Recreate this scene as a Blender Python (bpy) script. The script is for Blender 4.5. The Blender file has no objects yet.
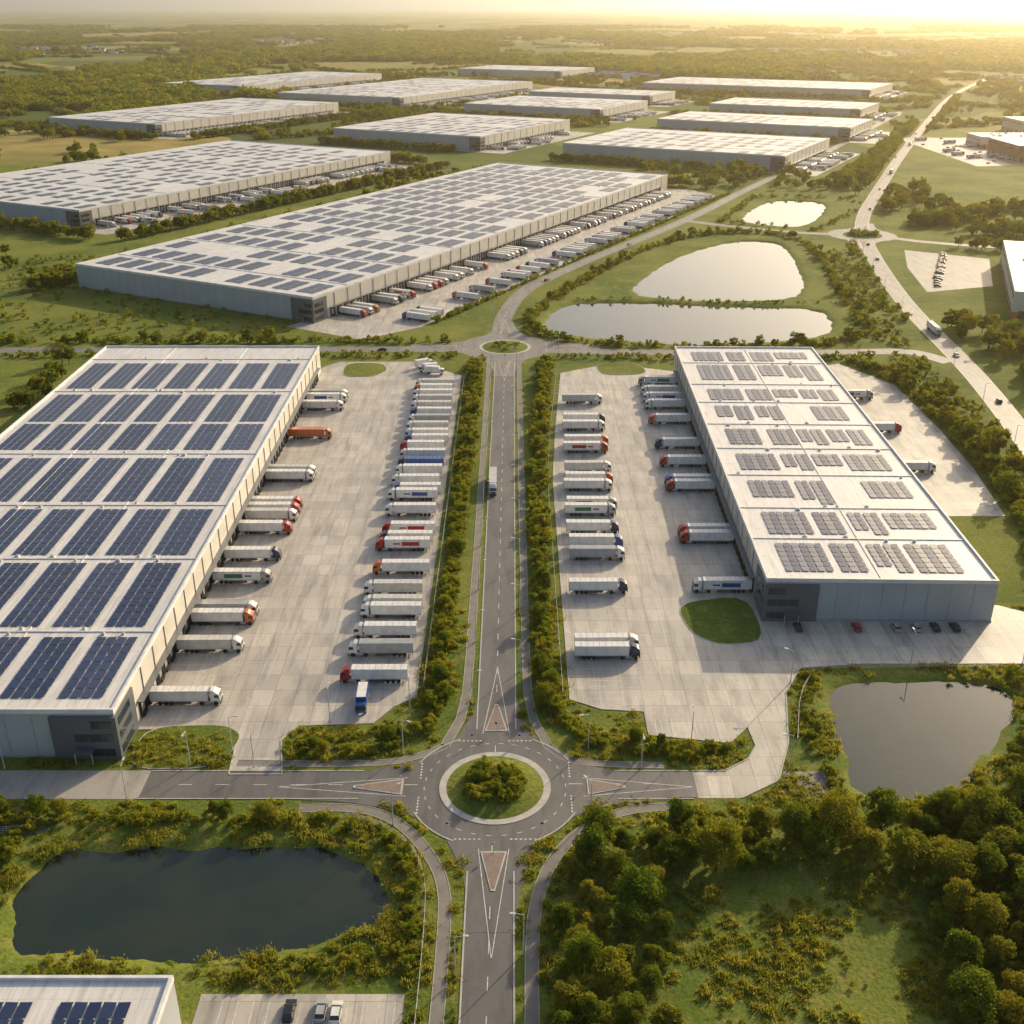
import bpy, math, random
import numpy as np
from mathutils import Vector, noise
random.seed(7); rng=np.random.default_rng(7)
scene=bpy.context.scene
R=math.radians
# ------------------------------------------------------------------ materials
def newmat(name):
    m=bpy.data.materials.new(name); m.use_nodes=True
    nt=m.node_tree; b=nt.nodes['Principled BSDF']
    return m,nt,b
def N(nt,t,**kw):
    n=nt.nodes.new(t)
    for k,v in kw.items(): setattr(n,k,v)
    return n
def mixc(nt,fac,a,b,mode='MIX'):
    n=N(nt,'ShaderNodeMix',data_type='RGBA',blend_type=mode)
    for s,v in ((0,fac),(6,a),(7,b)):
        if isinstance(v,(int,float)): n.inputs[s].default_value=v
        elif isinstance(v,tuple): n.inputs[s].default_value=(v+(1,))[:4]
        else: nt.links.new(v,n.inputs[s])
    return n.outputs[2]
def ramp(nt,src,lo,hi):
    n=N(nt,'ShaderNodeMapRange'); n.inputs[1].default_value=lo; n.inputs[2].default_value=hi
    nt.links.new(src,n.inputs[0]); return n.outputs[0]
def nz(nt,vec,scale,detail=4,rough=.55):
    n=N(nt,'ShaderNodeTexNoise'); n.inputs['Scale'].default_value=scale
    n.inputs['Detail'].default_value=detail; n.inputs['Roughness'].default_value=rough
    nt.links.new(vec,n.inputs['Vector']); return n.outputs['Fac']
def pmat(name,c1,c2=None,scale=.5,rough=.6,metal=0,spec=.5,bump=0,bscale=8,world=True):
    m,nt,b=newmat(name)
    b.inputs['Roughness'].default_value=rough; b.inputs['Metallic'].default_value=metal
    b.inputs['Specular IOR Level'].default_value=spec
    if c2 is None: c2=tuple(x*.8 for x in c1)
    vec=N(nt,'ShaderNodeNewGeometry').outputs['Position'] if world else N(nt,'ShaderNodeTexCoord').outputs['Object']
    f=ramp(nt,nz(nt,vec,scale,2),.35,.65)
    nt.links.new(mixc(nt,f,c1,c2),b.inputs['Base Color'])
    return m
def concrete(name,c1,c2,joint=True):
    m,nt,b=newmat(name); pos=N(nt,'ShaderNodeNewGeometry').outputs['Position']
    mp=N(nt,'ShaderNodeMapping'); mp.inputs['Scale'].default_value=(1,.16,1); nt.links.new(pos,mp.inputs[0])
    col=mixc(nt,ramp(nt,nz(nt,pos,.05,5),.35,.68),c1,c2)
    col=mixc(nt,ramp(nt,nz(nt,mp.outputs[0],.35,5,.65),.46,.75),col,tuple(x*.5 for x in c1))
    col=mixc(nt,ramp(nt,nz(nt,pos,.9,4,.7),.58,.78),col,tuple(x*.45 for x in c1))
    if joint:
        br=N(nt,'ShaderNodeTexBrick'); br.offset=0
        nt.links.new(pos,br.inputs['Vector']); br.inputs['Scale'].default_value=1
        br.inputs['Brick Width'].default_value=5.2; br.inputs['Row Height'].default_value=6.5
        br.inputs['Mortar Size'].default_value=.06; br.inputs['Bias'].default_value=0
        br.inputs['Color1'].default_value=(.84,.84,.84,1); br.inputs['Color2'].default_value=(1.08,1.07,1.04,1); br.inputs['Mortar'].default_value=(.5,.5,.5,1)
        col=mixc(nt,1.0,col,br.outputs['Color'],'MULTIPLY')
    nt.links.new(col,b.inputs['Base Color']); b.inputs['Roughness'].default_value=.55
    return m
M={}
M['conc']=concrete('concrete_paving',(.60,.545,.475),(.48,.44,.385))
M['conc2']=concrete('concrete_road',(.43,.395,.345),(.36,.33,.29),False)
M['asph']=concrete('asphalt',(.155,.145,.135),(.12,.114,.108),False)
M['asph2']=concrete('pale_asphalt',(.25,.23,.205),(.20,.185,.165),False)  # paler asphalt tone, used on the far roads and roundabouts
M['path']=pmat('footpath_asphalt',(.25,.225,.195),(.19,.175,.155),.3,.85)
M['kerb']=pmat('kerb_concrete',(.52,.49,.44),None,.5,.8)
M['paint']=pmat('road_paint',(.78,.77,.73),(.5,.5,.48),1.5,.6)
M['redpav']=pmat('red_block_paving',(.27,.20,.165),(.22,.16,.13),1,.8)
def roofmat():
    m,nt,b=newmat('membrane_roof'); tc=N(nt,'ShaderNodeTexCoord').outputs['Object']
    col=mixc(nt,ramp(nt,nz(nt,tc,.035,5),.3,.7),(.84,.80,.75),(.72,.69,.65))
    mp=N(nt,'ShaderNodeMapping'); mp.inputs['Scale'].default_value=(.15,2.2,1); nt.links.new(tc,mp.inputs[0])
    col=mixc(nt,ramp(nt,nz(nt,mp.outputs[0],.5,4),.45,.8),col,(.52,.49,.45))
    col=mixc(nt,ramp(nt,nz(nt,tc,.25,5,.7),.55,.8),col,(.50,.47,.43))
    br=N(nt,'ShaderNodeTexBrick'); br.offset=0; nt.links.new(tc,br.inputs['Vector']); br.inputs['Scale'].default_value=1
    br.inputs['Brick Width'].default_value=12; br.inputs['Row Height'].default_value=2.15; br.inputs['Mortar Size'].default_value=.05
    br.inputs['Color1'].default_value=(1,1,1,1); br.inputs['Color2'].default_value=(.93,.93,.93,1); br.inputs['Mortar'].default_value=(.78,.78,.78,1)
    col=mixc(nt,1.0,col,br.outputs['Color'],'MULTIPLY')
    nt.links.new(col,b.inputs['Base Color']); b.inputs['Roughness'].default_value=.38
    return m
M['roof']=roofmat()
M['seam']=pmat('roof_flashing',(.80,.78,.75),None,.3,.4)
def wallmat(name,c,rough=.45):
    m,nt,b=newmat(name); tc=N(nt,'ShaderNodeTexCoord').outputs['Object']
    w=N(nt,'ShaderNodeTexWave'); w.wave_type='BANDS'; w.bands_direction='Z'; w.inputs['Scale'].default_value=.5
    nt.links.new(tc,w.inputs['Vector'])
    col=mixc(nt,ramp(nt,w.outputs['Fac'],0,.12),tuple(x*.75 for x in c),c)
    col=mixc(nt,ramp(nt,nz(nt,tc,.12,4),.4,.7),col,tuple(x*.86 for x in c))
    nt.links.new(col,b.inputs['Base Color']); b.inputs['Roughness'].default_value=rough; b.inputs['Metallic'].default_value=.15
    return m
M['wall']=wallmat('metal_cladding',(.44,.47,.50)); M['wallL']=wallmat('light_cladding',(.66,.62,.55))
M['wallD']=wallmat('dark_cladding',(.13,.14,.16)); M['glass']=pmat('window_glass',(.03,.04,.05),None,.3,.08,0,.8)
M['door']=pmat('dock_door',(.36,.37,.39),(.25,.25,.27),.4,.5); M['rubber']=pmat('black_rubber',(.02,.02,.02),None,1,.8)
M['vent']=pmat('roof_vent_metal',(.6,.6,.6),None,1,.4,.2)
M['orange']=pmat('orange_cladding',(.55,.14,.05),None,.2,.5); M['brick']=pmat('red_brick',(.36,.14,.09),(.27,.11,.08),.5,.8)
def solarmat():
    m,nt,b=newmat('solar_glass'); a=N(nt,'ShaderNodeAttribute',attribute_name='tint')
    col=mixc(nt,a.outputs['Fac'],(.012,.026,.075),(.045,.062,.13))
    nt.links.new(col,b.inputs['Base Color']); b.inputs['Roughness'].default_value=.3; b.inputs['Specular IOR Level'].default_value=.6
    return m
M['solar']=solarmat()
def water():
    m,nt,b=newmat('pond_water'); pos=N(nt,'ShaderNodeNewGeometry').outputs['Position']
    col=mixc(nt,ramp(nt,nz(nt,pos,.05,4),.35,.65),(.014,.026,.019),(.028,.036,.02))
    nt.links.new(col,b.inputs['Base Color']); b.inputs['Roughness'].default_value=.05; b.inputs['IOR'].default_value=1.36
    b.inputs['Specular IOR Level'].default_value=1.0
    bn=N(nt,'ShaderNodeBump'); bn.inputs['Strength'].default_value=.12; bn.inputs['Distance'].default_value=.05
    nt.links.new(nz(nt,pos,.9,4),bn.inputs['Height']); nt.links.new(bn.outputs[0],b.inputs['Normal'])
    return m
M['water']=water()
def leafmat(name,c1,c2,c3,tr=.42):
    m=bpy.data.materials.new(name); m.use_nodes=True; nt=m.node_tree; nt.nodes.clear()
    o=N(nt,'ShaderNodeOutputMaterial'); a=N(nt,'ShaderNodeAttribute',attribute_name='tint'); oi=N(nt,'ShaderNodeObjectInfo')
    col=mixc(nt,a.outputs['Fac'],c1,c2); col=mixc(nt,ramp(nt,oi.outputs['Random'],.25,1.3),col,c3)
    d=N(nt,'ShaderNodeBsdfDiffuse'); t=N(nt,'ShaderNodeBsdfTranslucent'); nt.links.new(col,d.inputs[0])
    c2n=mixc(nt,1.0,col,(1.6,1.4,.6),'MULTIPLY'); nt.links.new(c2n,t.inputs[0])
    mx=N(nt,'ShaderNodeMixShader'); mx.inputs[0].default_value=tr
    nt.links.new(d.outputs[0],mx.inputs[1]); nt.links.new(t.outputs[0],mx.inputs[2]); nt.links.new(mx.outputs[0],o.inputs[0])
    return m
M['leaf']=leafmat('tree_foliage',(.05,.10,.016),(.20,.25,.032),(.32,.28,.04))
M['shrub']=leafmat('shrub_foliage',(.085,.15,.02),(.27,.31,.036),(.38,.33,.05))
M['grassb']=leafmat('grass_blades',(.15,.20,.028),(.28,.30,.06),(.36,.32,.10))
M['bark']=pmat('bark',(.12,.09,.06),(.07,.05,.035),3,.9,world=False)
def groundmat():
    m,nt,b=newmat('grass_ground'); pos=N(nt,'ShaderNodeNewGeometry').outputs['Position']
    c=mixc(nt,ramp(nt,nz(nt,pos,.025,5),.38,.62),(.10,.15,.022),(.21,.235,.042))
    c=mixc(nt,ramp(nt,nz(nt,pos,.22,5,.7),.5,.72),c,(.30,.25,.075))
    c=mixc(nt,ramp(nt,nz(nt,pos,1.3,4,.7),.45,.75),c,(.06,.085,.018))
    mp=N(nt,'ShaderNodeMapping'); mp.inputs['Rotation'].default_value=(0,0,.5); mp.inputs['Scale'].default_value=(1,.55,1); nt.links.new(pos,mp.inputs[0])
    v=N(nt,'ShaderNodeTexVoronoi'); v.voronoi_dimensions='2D'; v.inputs['Scale'].default_value=.0042; nt.links.new(mp.outputs[0],v.inputs['Vector'])
    sp=N(nt,'ShaderNodeSeparateColor'); nt.links.new(v.outputs['Color'],sp.inputs[0])
    cr=N(nt,'ShaderNodeValToRGB'); cr.color_ramp.interpolation='CONSTANT'; nt.links.new(sp.outputs[0],cr.inputs[0])
    els=cr.color_ramp.elements; els[0].color=(.08,.13,.022,1); els[1].position=.3; els[1].color=(.20,.22,.04,1)
    for p,cc in ((.5,(.42,.31,.10,1)),(.62,(.06,.10,.02,1)),(.82,(.31,.27,.08,1))):
        e=els.new(p); e.color=cc
    fc=mixc(nt,ramp(nt,nz(nt,pos,.02,4),.3,.9),cr.outputs[0],(.10,.12,.03))
    s=N(nt,'ShaderNodeSeparateXYZ'); nt.links.new(pos,s.inputs[0])
    mask=ramp(nt,s.outputs['Y'],1150,1300)
    nt.links.new(mixc(nt,mask,c,fc),b.inputs['Base Color']); b.inputs['Roughness'].default_value=.95; b.inputs['Specular IOR Level'].default_value=.1
    bn=N(nt,'ShaderNodeBump'); bn.inputs['Strength'].default_value=.5; bn.inputs['Distance'].default_value=.4
    nt.links.new(nz(nt,pos,1.1,3),bn.inputs['Height']); nt.links.new(bn.outputs[0],b.inputs['Normal'])
    return m
M['ground']=groundmat()
def paint(name,c,rough=.35): return pmat(name,c,tuple(x*.82 for x in c),.6,rough,0,.5,world=False)
M['white']=paint('white_panel',(.82,.80,.76),.4); M['white2']=paint('weathered_white_panel',(.62,.60,.56),.5); M['grey']=paint('chassis_grey',(.09,.09,.095),.6)
for k,c in dict(cred=(.45,.035,.025),cblue=(.03,.09,.32),cwhite=(.78,.77,.74),cnavy=(.02,.035,.10),corange=(.62,.16,.05),cblack=(.025,.025,.03),cgreen=(.04,.2,.1),csilver=(.4,.41,.42)).items(): M[k]=paint('vehicle_paint_'+k[1:],c,.25)
M['metal']=pmat('galvanised_steel',(.6,.6,.6),None,2,.45,.1)
M['lens']=pmat('lamp_lens',(.7,.7,.65),None,2,.2)
# ------------------------------------------------------------------ mesh helpers
class MB:
    def __init__(s): s.v=[]; s.f=[]; s.m=[]; s.mats=[]
    def mi(s,k):
        if k not in s.mats: s.mats.append(k)
        return s.mats.index(k)
    def box(s,x0,y0,z0,x1,y1,z1,k,nobot=False):
        n=len(s.v); s.v+=[(x0,y0,z0),(x1,y0,z0),(x1,y1,z0),(x0,y1,z0),(x0,y0,z1),(x1,y0,z1),(x1,y1,z1),(x0,y1,z1)]
        fs=[(4,5,6,7),(0,1,5,4),(1,2,6,5),(2,3,7,6),(3,0,4,7)]+([] if nobot else [(3,2,1,0)])
        i=s.mi(k)
        for f in fs: s.f.append(tuple(a+n for a in f)); s.m.append(i)
    def face(s,pts,k):
        n=len(s.v); s.v+=[tuple(p) for p in pts]; s.f.append(tuple(range(n,n+len(pts)))); s.m.append(s.mi(k))
    def prism(s,pts,z0,z1,k,ktop=None):
        a=sum(pts[i][0]*pts[(i+1)%len(pts)][1]-pts[(i+1)%len(pts)][0]*pts[i][1] for i in range(len(pts)))
        if a<0: pts=pts[::-1]
        n=len(pts)
        s.face([(p[0],p[1],z1) for p in pts],ktop or k)
        for i in range(n):
            p,q=pts[i],pts[(i+1)%n]; s.face([(p[0],p[1],z0),(q[0],q[1],z0),(q[0],q[1],z1),(p[0],p[1],z1)],k)
    def extr_y(s,prof,y0,y1,k):
        n=len(prof)
        s.face([(p[0],y0,p[1]) for p in prof],k); s.face([(p[0],y1,p[1]) for p in prof[::-1]],k)
        for i in range(n):
            p,q=prof[i],prof[(i+1)%n]; s.face([(p[0],y0,p[1]),(p[0],y1,p[1]),(q[0],y1,q[1]),(q[0],y0,q[1])],k)
    def cyl(s,c,r,h,axis,k,n=14,r2=None):
        r2=r if r2 is None else r2; base=len(s.v); i0=s.mi(k)
        for t,rr in ((0,r),(h,r2)):
            for j in range(n):
                a=2*math.pi*j/n; ca,sa=math.cos(a)*rr,math.sin(a)*rr
                s.v.append({'z':(c[0]+ca,c[1]+sa,c[2]+t),'y':(c[0]+ca,c[1]+t,c[2]+sa),'x':(c[0]+t,c[1]+ca,c[2]+sa)}[axis])
        for j in range(n):
            j2=(j+1)%n; s.f.append((base+j,base+j2,base+n+j2,base+n+j)); s.m.append(i0)
        s.f.append(tuple(base+j for j in range(n))[::-1]); s.m.append(i0)
        s.f.append(tuple(base+n+j for j in range(n))); s.m.append(i0)
    def tube(s,a,b,r1,r2,k,n=7):
        a=Vector(a);b=Vector(b);d=(b-a).normalized();x=d.orthogonal().normalized();y=d.cross(x);base=len(s.v);i0=s.mi(k)
        for p,r in ((a,r1),(b,r2)):
            for j in range(n):
                t=2*math.pi*j/n; s.v.append(tuple(p+x*math.cos(t)*r+y*math.sin(t)*r))
        for j in range(n):
            j2=(j+1)%n; s.f.append((base+j,base+j2,base+n+j2,base+n+j)); s.m.append(i0)
        s.f.append(tuple(base+n+j for j in range(n))); s.m.append(i0)
    def mesh(s,name):
        me=bpy.data.meshes.new(name); me.from_pydata(s.v,[],s.f)
        for k in s.mats: me.materials.append(M[k])
        me.polygons.foreach_set('material_index',s.m); me.update(); return me
def obj(name,me,loc=(0,0,0),rz=0,parent=None,sc=1):
    o=bpy.data.objects.new(name,me); scene.collection.objects.link(o); o.location=loc; o.rotation_euler=(0,0,rz)
    if sc!=1: o.scale=(sc,)*3 if isinstance(sc,(int,float)) else sc
    if parent: o.parent=parent
    return o
def quadmesh(name,V,mat,tint=None):
    n=len(V); me=bpy.data.meshes.new(name); me.vertices.add(n*4); me.loops.add(n*4); me.polygons.add(n)
    me.vertices.foreach_set('co',V.reshape(-1).astype(np.float32)); me.loops.foreach_set('vertex_index',np.arange(n*4,dtype=np.int32))
    me.polygons.foreach_set('loop_start',np.arange(0,n*4,4,dtype=np.int32)); me.materials.append(mat)
    me.update(calc_edges=True)
    if tint is not None:
        a=me.attributes.new('tint','FLOAT','FACE'); a.data.foreach_set('value',tint.astype(np.float32))
    return me
# ------------------------------------------------------------------ geometry tests
def inpoly(P,X,Y):
    P=np.array(P,float); r=np.zeros(X.shape,bool); n=len(P)
    for i in range(n):
        x1,y1=P[i]; x2,y2=P[(i+1)%n]
        c=((y1>Y)!=(y2>Y)); xi=(x2-x1)*(Y-y1)/((y2-y1) if y2!=y1 else 1e-9)+x1
        r^=(c&(X<xi))
    return r
def dseg(P,X,Y,closed):
    P=np.array(P,float); d=np.full(X.shape,1e9); n=len(P)
    for i in range(n if closed else n-1):
        a=P[i]; b=P[(i+1)%n]; ab=b-a; L=max((ab**2).sum(),1e-9)
        t=np.clip(((X-a[0])*ab[0]+(Y-a[1])*ab[1])/L,0,1)
        d=np.minimum(d,np.hypot(X-a[0]-t*ab[0],Y-a[1]-t*ab[1]))
    return d
def smooth(P,it=2,closed=False):
    P=[tuple(map(float,p)) for p in P]
    for _ in range(it):
        Q=[]; n=len(P)
        if not closed: Q.append(P[0])
        for i in range(n if closed else n-1):
            a=P[i]; b=P[(i+1)%n]; k=.2 if closed else .25
            Q+= [(a[0]*(1-k)+b[0]*k,a[1]*(1-k)+b[1]*k),(a[0]*k+b[0]*(1-k),a[1]*k+b[1]*(1-k))]
        if not closed: Q.append(P[-1])
        P=Q
    return P
# ------------------------------------------------------------------ site data in metres
ponds=[smooth(p,2,True) for p in (
 [(-91,162),(-86,165.5),(-61,166),(-37,166),(-29,161),(-24,154),(-25,148),(-34,144),(-48,141),(-72,141),(-87,142),(-90,149)],
 [(78,222),(87,224.5),(109,224.5),(119,222.5),(119,215),(102,194),(92,185),(81,182),(75,184),(74,194),(76,211)],
 [(21,574),(33,601),(71,602),(125,591),(170,590),(162,535),(93,519),(44,531),(17,545)],
 [(65,620),(92,688),(120,740),(162,782),(190,770),(170,616),(119,606)],
 [(172,855),(222,962),(268,945),(220,828)],[(690,2080),(745,2085),(740,2150),(680,2150)])]
U=Vector((.471,.882)); Wd=Vector((-.882,.471)); ANG=math.atan2(.882,.471)
big=[((-103,557),514,172),((-319,822),409,215),((-448,1445),384,190),((-504,2162),463,187),((-181,1878),470,250),((-36,1298),237,205),
 ((109,2661),190,270),((126,1658),184,225),((228,1920),118,225),((269,1121),185,243),((632,2059),211,430),((499,1658),133,225),((411,1396),131,250)]
roads=[
 ([(-4.4,60),(-4.2,126),(-3.9,172)],8.6,'asph'),([(-3.7,196),(-3.6,300),(-3.4,498)],8.6,'asph'),
 ([(-20,185.5),(-78,185.6)],8.8,'asph'),([(-78,185.6),(-300,185.6)],9.4,'conc2'),([(12,185.8),(39,185.8)],8.6,'asph'),
 ([(-20,509),(-150,510),(-320,506)],9,'asph2'),
 (smooth([(14,508),(60,504),(120,503),(172,505),(192,507),(203,488)],2),9,'asph2'),
 (smooth([(-6,530),(-5,570),(6,630),(30,677),(58,728),(100,798),(149,886),(209,1010),(300,1180),(417,1413),(605,1805)],2),9,'asph2'),
 (smooth([(1100,2700),(814,2163),(574,1600),(431,1264),(329,1010),(275,875),(253,798),(234,700),(217,590),(211,508),(206,455),(196,388),(186,330),(178,270),(170,180)],2),10.5,'asph2'),
 (smooth([(240,800),(210,806),(170,828),(130,858)],1),8,'asph2'),(smooth([(262,795),(292,769),(360,745),(500,720)],1),8,'asph2'),
]
RB=[((-3.6,184.8),10.3,11.8,18.2),((-3.4,513),11,12.5,22),((253,798),14,15,24)]
lots=[[(-87,205),(-66,205.5),(-62,202),(-61,189),(-49.5,189),(-52,201),(-49,206.5),(-32,207.5),(-28,214),(-23,218),(-23,359),(-22.5,468),(-45,489),(-80,489),(-87,480)],
 [(22,472),(17,400),(14.3,350),(13.8,217),(21,213),(31,212),(31,203),(49,200),(54,206),(54.5,199),(52,194.5),(46,190.2),(38.8,190.2),(38.8,181.3),(48,181.3),(57,187),(62,200),(66,220),(72,230.5),(88,232.5),(150,232.5),(150,252),(134,262),(70,262),(74,474),(45,486)],
 [(128,320),(160,320),(165,360),(167,399),(167,455),(151,486),(132,478)],
 [(-52,90),(-52,131.5),(-18,131.5),(-17,90)]]
u2=lambda A,a,b:(A[0]+U.x*a-Wd.x*b,A[1]+U.y*a-Wd.y*b)
A3=big[0][0]
lots.append([u2(A3,-12,-8),u2(A3,-14,40),u2(A3,20,53),u2(A3,500,53),u2(A3,525,20),u2(A3,520,-3)])
for A,L,W in big[1:]:
    b=34 if A[1]<2000 else 28
    lots.append([u2(A,-8,-W*.5),u2(A,-8,b),u2(A,L+8,b),u2(A,L+8,-3)])
brects=[[(-181,195),(-86,195),(-86,472),(-181,472)],[(67.5,253),(128.5,253),(134,470),(71.5,470)],[(-140,60),(-53,60),(-53,124),(-140,124)]]
for A,L,W in big: brects.append([u2(A,0,0),u2(A,L,0),u2(A,L,-W),u2(A,0,-W)])
brects+=[[(238,570),(262,560),(400,510),(460,680),(315,725),(262,748),(236,650)],[(480,1170),(680,1200),(700,1440),(480,1440)],[(620,1430),(780,1450),(780,1590),(620,1570)]]
paths=[(smooth([(-44,178),(-32,178.5),(-24,175),(-18,168),(-12.8,158),(-12,145),(-12.6,110)],2),2.2),(smooth([(36,178.6),(24,178),(15,173),(8,164),(5,155),(3.4,145),(3.2,110)],2),2.2),
 (smooth([(-15,199),(-11,212),(-10.6,240),(-10.5,490)],1),2.0),(smooth([(8,199),(4,212),(3.4,240),(3.2,490)],1),1.8),
 (smooth([(-60,193),(-40,192.5),(-26,193),(-19,196),(-15,199)],1),1.8),(smooth([(33,192),(20,192.5),(12,194),(8,199)],1),1.8)]
def blocked(X,Y,margin=1.0,pond=1.5,roadm=1.0,pathm=.5):
    b=np.zeros(X.shape,bool)
    for P in lots+brects: b|=inpoly(P,X,Y)|(dseg(P,X,Y,True)<margin)
    for p,w,_ in roads: b|=dseg(p,X,Y,False)<w/2+roadm
    for c,a,k,r in RB: b|=np.hypot(X-c[0],Y-c[1])<r+roadm
    for p,w in paths: b|=dseg(p,X,Y,False)<w/2+pathm
    if pond:
        for P in ponds: b|=inpoly(P,X,Y)|(dseg(P,X,Y,True)<pond)
    return b
# ------------------------------------------------------------------ ground
def axis(fine0,fine1,step,lo,hi,g=1.13):
    a=list(np.arange(fine0,fine1+step,step)); s=step; x=a[0]
    while x>lo: s*=g; x-=s; a.insert(0,x)
    s=step; x=a[-1]
    while x<hi: s*=g; x+=s; a.append(x)
    return np.array(a)
xs=axis(-130,270,2.0,-40000,40000); ys=np.concatenate([axis(132,232,1.6,-3000,232,1.13)[:-1],axis(234,980,3,234,60000,1.1)])
ys=np.unique(ys)
GX,GY=np.meshgrid(xs,ys)
Z=np.zeros(GX.shape)
for P in ponds:
    A=np.array(P); m=(GX>A[:,0].min()-9)&(GX<A[:,0].max()+9)&(GY>A[:,1].min()-9)&(GY<A[:,1].max()+9)
    X=GX[m];Y=GY[m]; d=dseg(P,X,Y,True); d=np.where(inpoly(P,X,Y),d,-d)
    d=d+np.array([noise.noise((x*.12,y*.12,0))*1.8+noise.noise((x*.4,y*.4,3))*.8 for x,y in zip(X,Y)])
    t=np.clip((d+5)/8,0,1); Z[m]=np.minimum(Z[m],-2.2*(t*t*(3-2*t)))
nx,ny=len(xs),len(ys)
idx=np.arange(nx*ny).reshape(ny,nx)
F=np.stack([idx[:-1,:-1],idx[:-1,1:],idx[1:,1:],idx[1:,:-1]],-1).reshape(-1,4)
me=bpy.data.meshes.new('ground'); me.from_pydata(np.stack([GX,GY,Z],-1).reshape(-1,3).tolist(),[],F.tolist()); me.materials.append(M['ground'])
me.polygons.foreach_set('use_smooth',[True]*len(F)); obj('ground',me)
for P in ponds:
    A=np.array(P); x0,y0=A.min(0)-3.0; x1,y1=A.max(0)+3.0
    mb=MB(); mb.face([(x0,y0,-.95),(x1,y0,-.95),(x1,y1,-.95),(x0,y1,-.95)],'water'); obj('pond_water',mb.mesh('pond_water'))
# ------------------------------------------------------------------ paving
def sheet(name,P,z,k,parent=None):
    mb=MB(); a=sum(P[i][0]*P[(i+1)%len(P)][1]-P[(i+1)%len(P)][0]*P[i][1] for i in range(len(P)))
    if a<0: P=P[::-1]
    mb.face([(p[0],p[1],z) for p in P],k); return obj(name,mb.mesh(name),parent=parent)
def offs(P,d):
    P=[Vector(p) for p in P]; out=[]
    for i,p in enumerate(P):
        t=(P[min(i+1,len(P)-1)]-P[max(i-1,0)]).normalized(); out.append(p+Vector((-t.y,t.x))*d)
    return out
def strip(mb,P,d0,d1,z,k):
    a=offs(P,min(d0,d1)); b=offs(P,max(d0,d1))
    for i in range(len(P)-1):
        mb.face([(a[i].x,a[i].y,z),(a[i+1].x,a[i+1].y,z),(b[i+1].x,b[i+1].y,z),(b[i].x,b[i].y,z)],k)
def raised(mb,P,d0,d1,z0,z1,k):
    strip(mb,P,d0,d1,z1,k)
    for d in (d0,d1):
        a=offs(P,d)
        for i in range(len(a)-1): mb.face([(a[i].x,a[i].y,z0),(a[i+1].x,a[i+1].y,z0),(a[i+1].x,a[i+1].y,z1),(a[i].x,a[i].y,z1)],k)
def resample(P,step):
    out=[];acc=0;P=[Vector(p) for p in P]; out.append((P[0],(P[1]-P[0]).normalized())); nxt=step
    for a,b in zip(P[:-1],P[1:]):
        L=(b-a).length
        while acc+L>=nxt: out.append((a+(b-a)*((nxt-acc)/L),(b-a).normalized())); nxt+=step
        acc+=L
    return out
for i,P in enumerate(lots): sheet('concrete_yard',P,.02+.004*(i%3),'conc')
for i,(P,w,k) in enumerate(roads):
    mb=MB(); strip(mb,P,-w/2,w/2,.04+.004*(i%5),k); o=obj('concrete_road' if k=='conc2' else 'asphalt_road',mb.mesh('road'))
    mk=MB()
    if i!=3:
        for p,t in resample(P,8 if w<10 else 12)[:-1]:
            n=Vector((-t.y,t.x)); q=p+t*3
            mk.face([(v.x,v.y,.075) for v in (p-n*.08,q-n*.08,q+n*.08,p+n*.08)],'paint')
    if w>10:
        for s in (-1,1): strip(mk,P,s*(w/2-.55),s*(w/2-.35),.075,'paint')
    if mk.v: obj('painted_lines',mk.mesh('painted_lines'),parent=o)
for P,w in paths:
    mb=MB(); strip(mb,P,-w/2,w/2,.03,'path'); o=obj('footpath',mb.mesh('footpath'))
    mk=MB()
    for s in (-1,1): raised(mk,P,s*(w/2),s*(w/2+.12),0,.09,'kerb')
    obj('edging_kerb',mk.mesh('kerb'),parent=o)
mb=MB()
for P,lo,hi in (((-3.6,0),205,488),((-4.1,0),60,160)):
    L=[(P[0]-.0,lo),(P[0],(lo+hi)/2),(P[0]+(.2 if lo>200 else 0),hi)]
    for s in (-1,1): raised(mb,L,s*4.3,s*4.6,0,.13,'kerb')
for P in (lots[0][3:12],lots[1][0:13],lots[1][14:22],lots[0][0:4]): raised(mb,P,-.15,.15,0,.14,'kerb')
for s,(a,b) in ((1,(-78,-32)),(-1,(-78,-32)),(1,(22,38)),(-1,(22,38))): raised(mb,[(a,185.6),(b,185.6)],s*4.45,s*4.7,0,.13,'kerb')
obj('kerb',mb.mesh('kerb'))
def ring(mb,c,r0,r1,z,k,n=72,a0=0,a1=2*math.pi):
    for i in range(n):
        a=a0+(a1-a0)*i/n; b=a0+(a1-a0)*(i+1)/n
        f=[(c[0]+r0*math.cos(a),c[1]+r0*math.sin(a),z),(c[0]+r1*math.cos(a),c[1]+r1*math.sin(a),z),(c[0]+r1*math.cos(b),c[1]+r1*math.sin(b),z),(c[0]+r0*math.cos(b),c[1]+r0*math.sin(b),z)]
        mb.face(f,k)
def dome(mb,c,r,z0,h,k,n=48):
    for j in range(6):
        ra,rb_=r*(1-j/6),max(.01,r*(1-(j+1)/6)); za,zb=z0+h*(1-(ra/r)**2),z0+h*(1-(rb_/r)**2)
        for i in range(n):
            a=2*math.pi*i/n;b=2*math.pi*(i+1)/n
            mb.face([(c[0]+ra*math.cos(a),c[1]+ra*math.sin(a),za),(c[0]+ra*math.cos(b),c[1]+ra*math.sin(b),za),(c[0]+rb_*math.cos(b),c[1]+rb_*math.sin(b),zb),(c[0]+rb_*math.cos(a),c[1]+rb_*math.sin(a),zb)],k)
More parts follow.
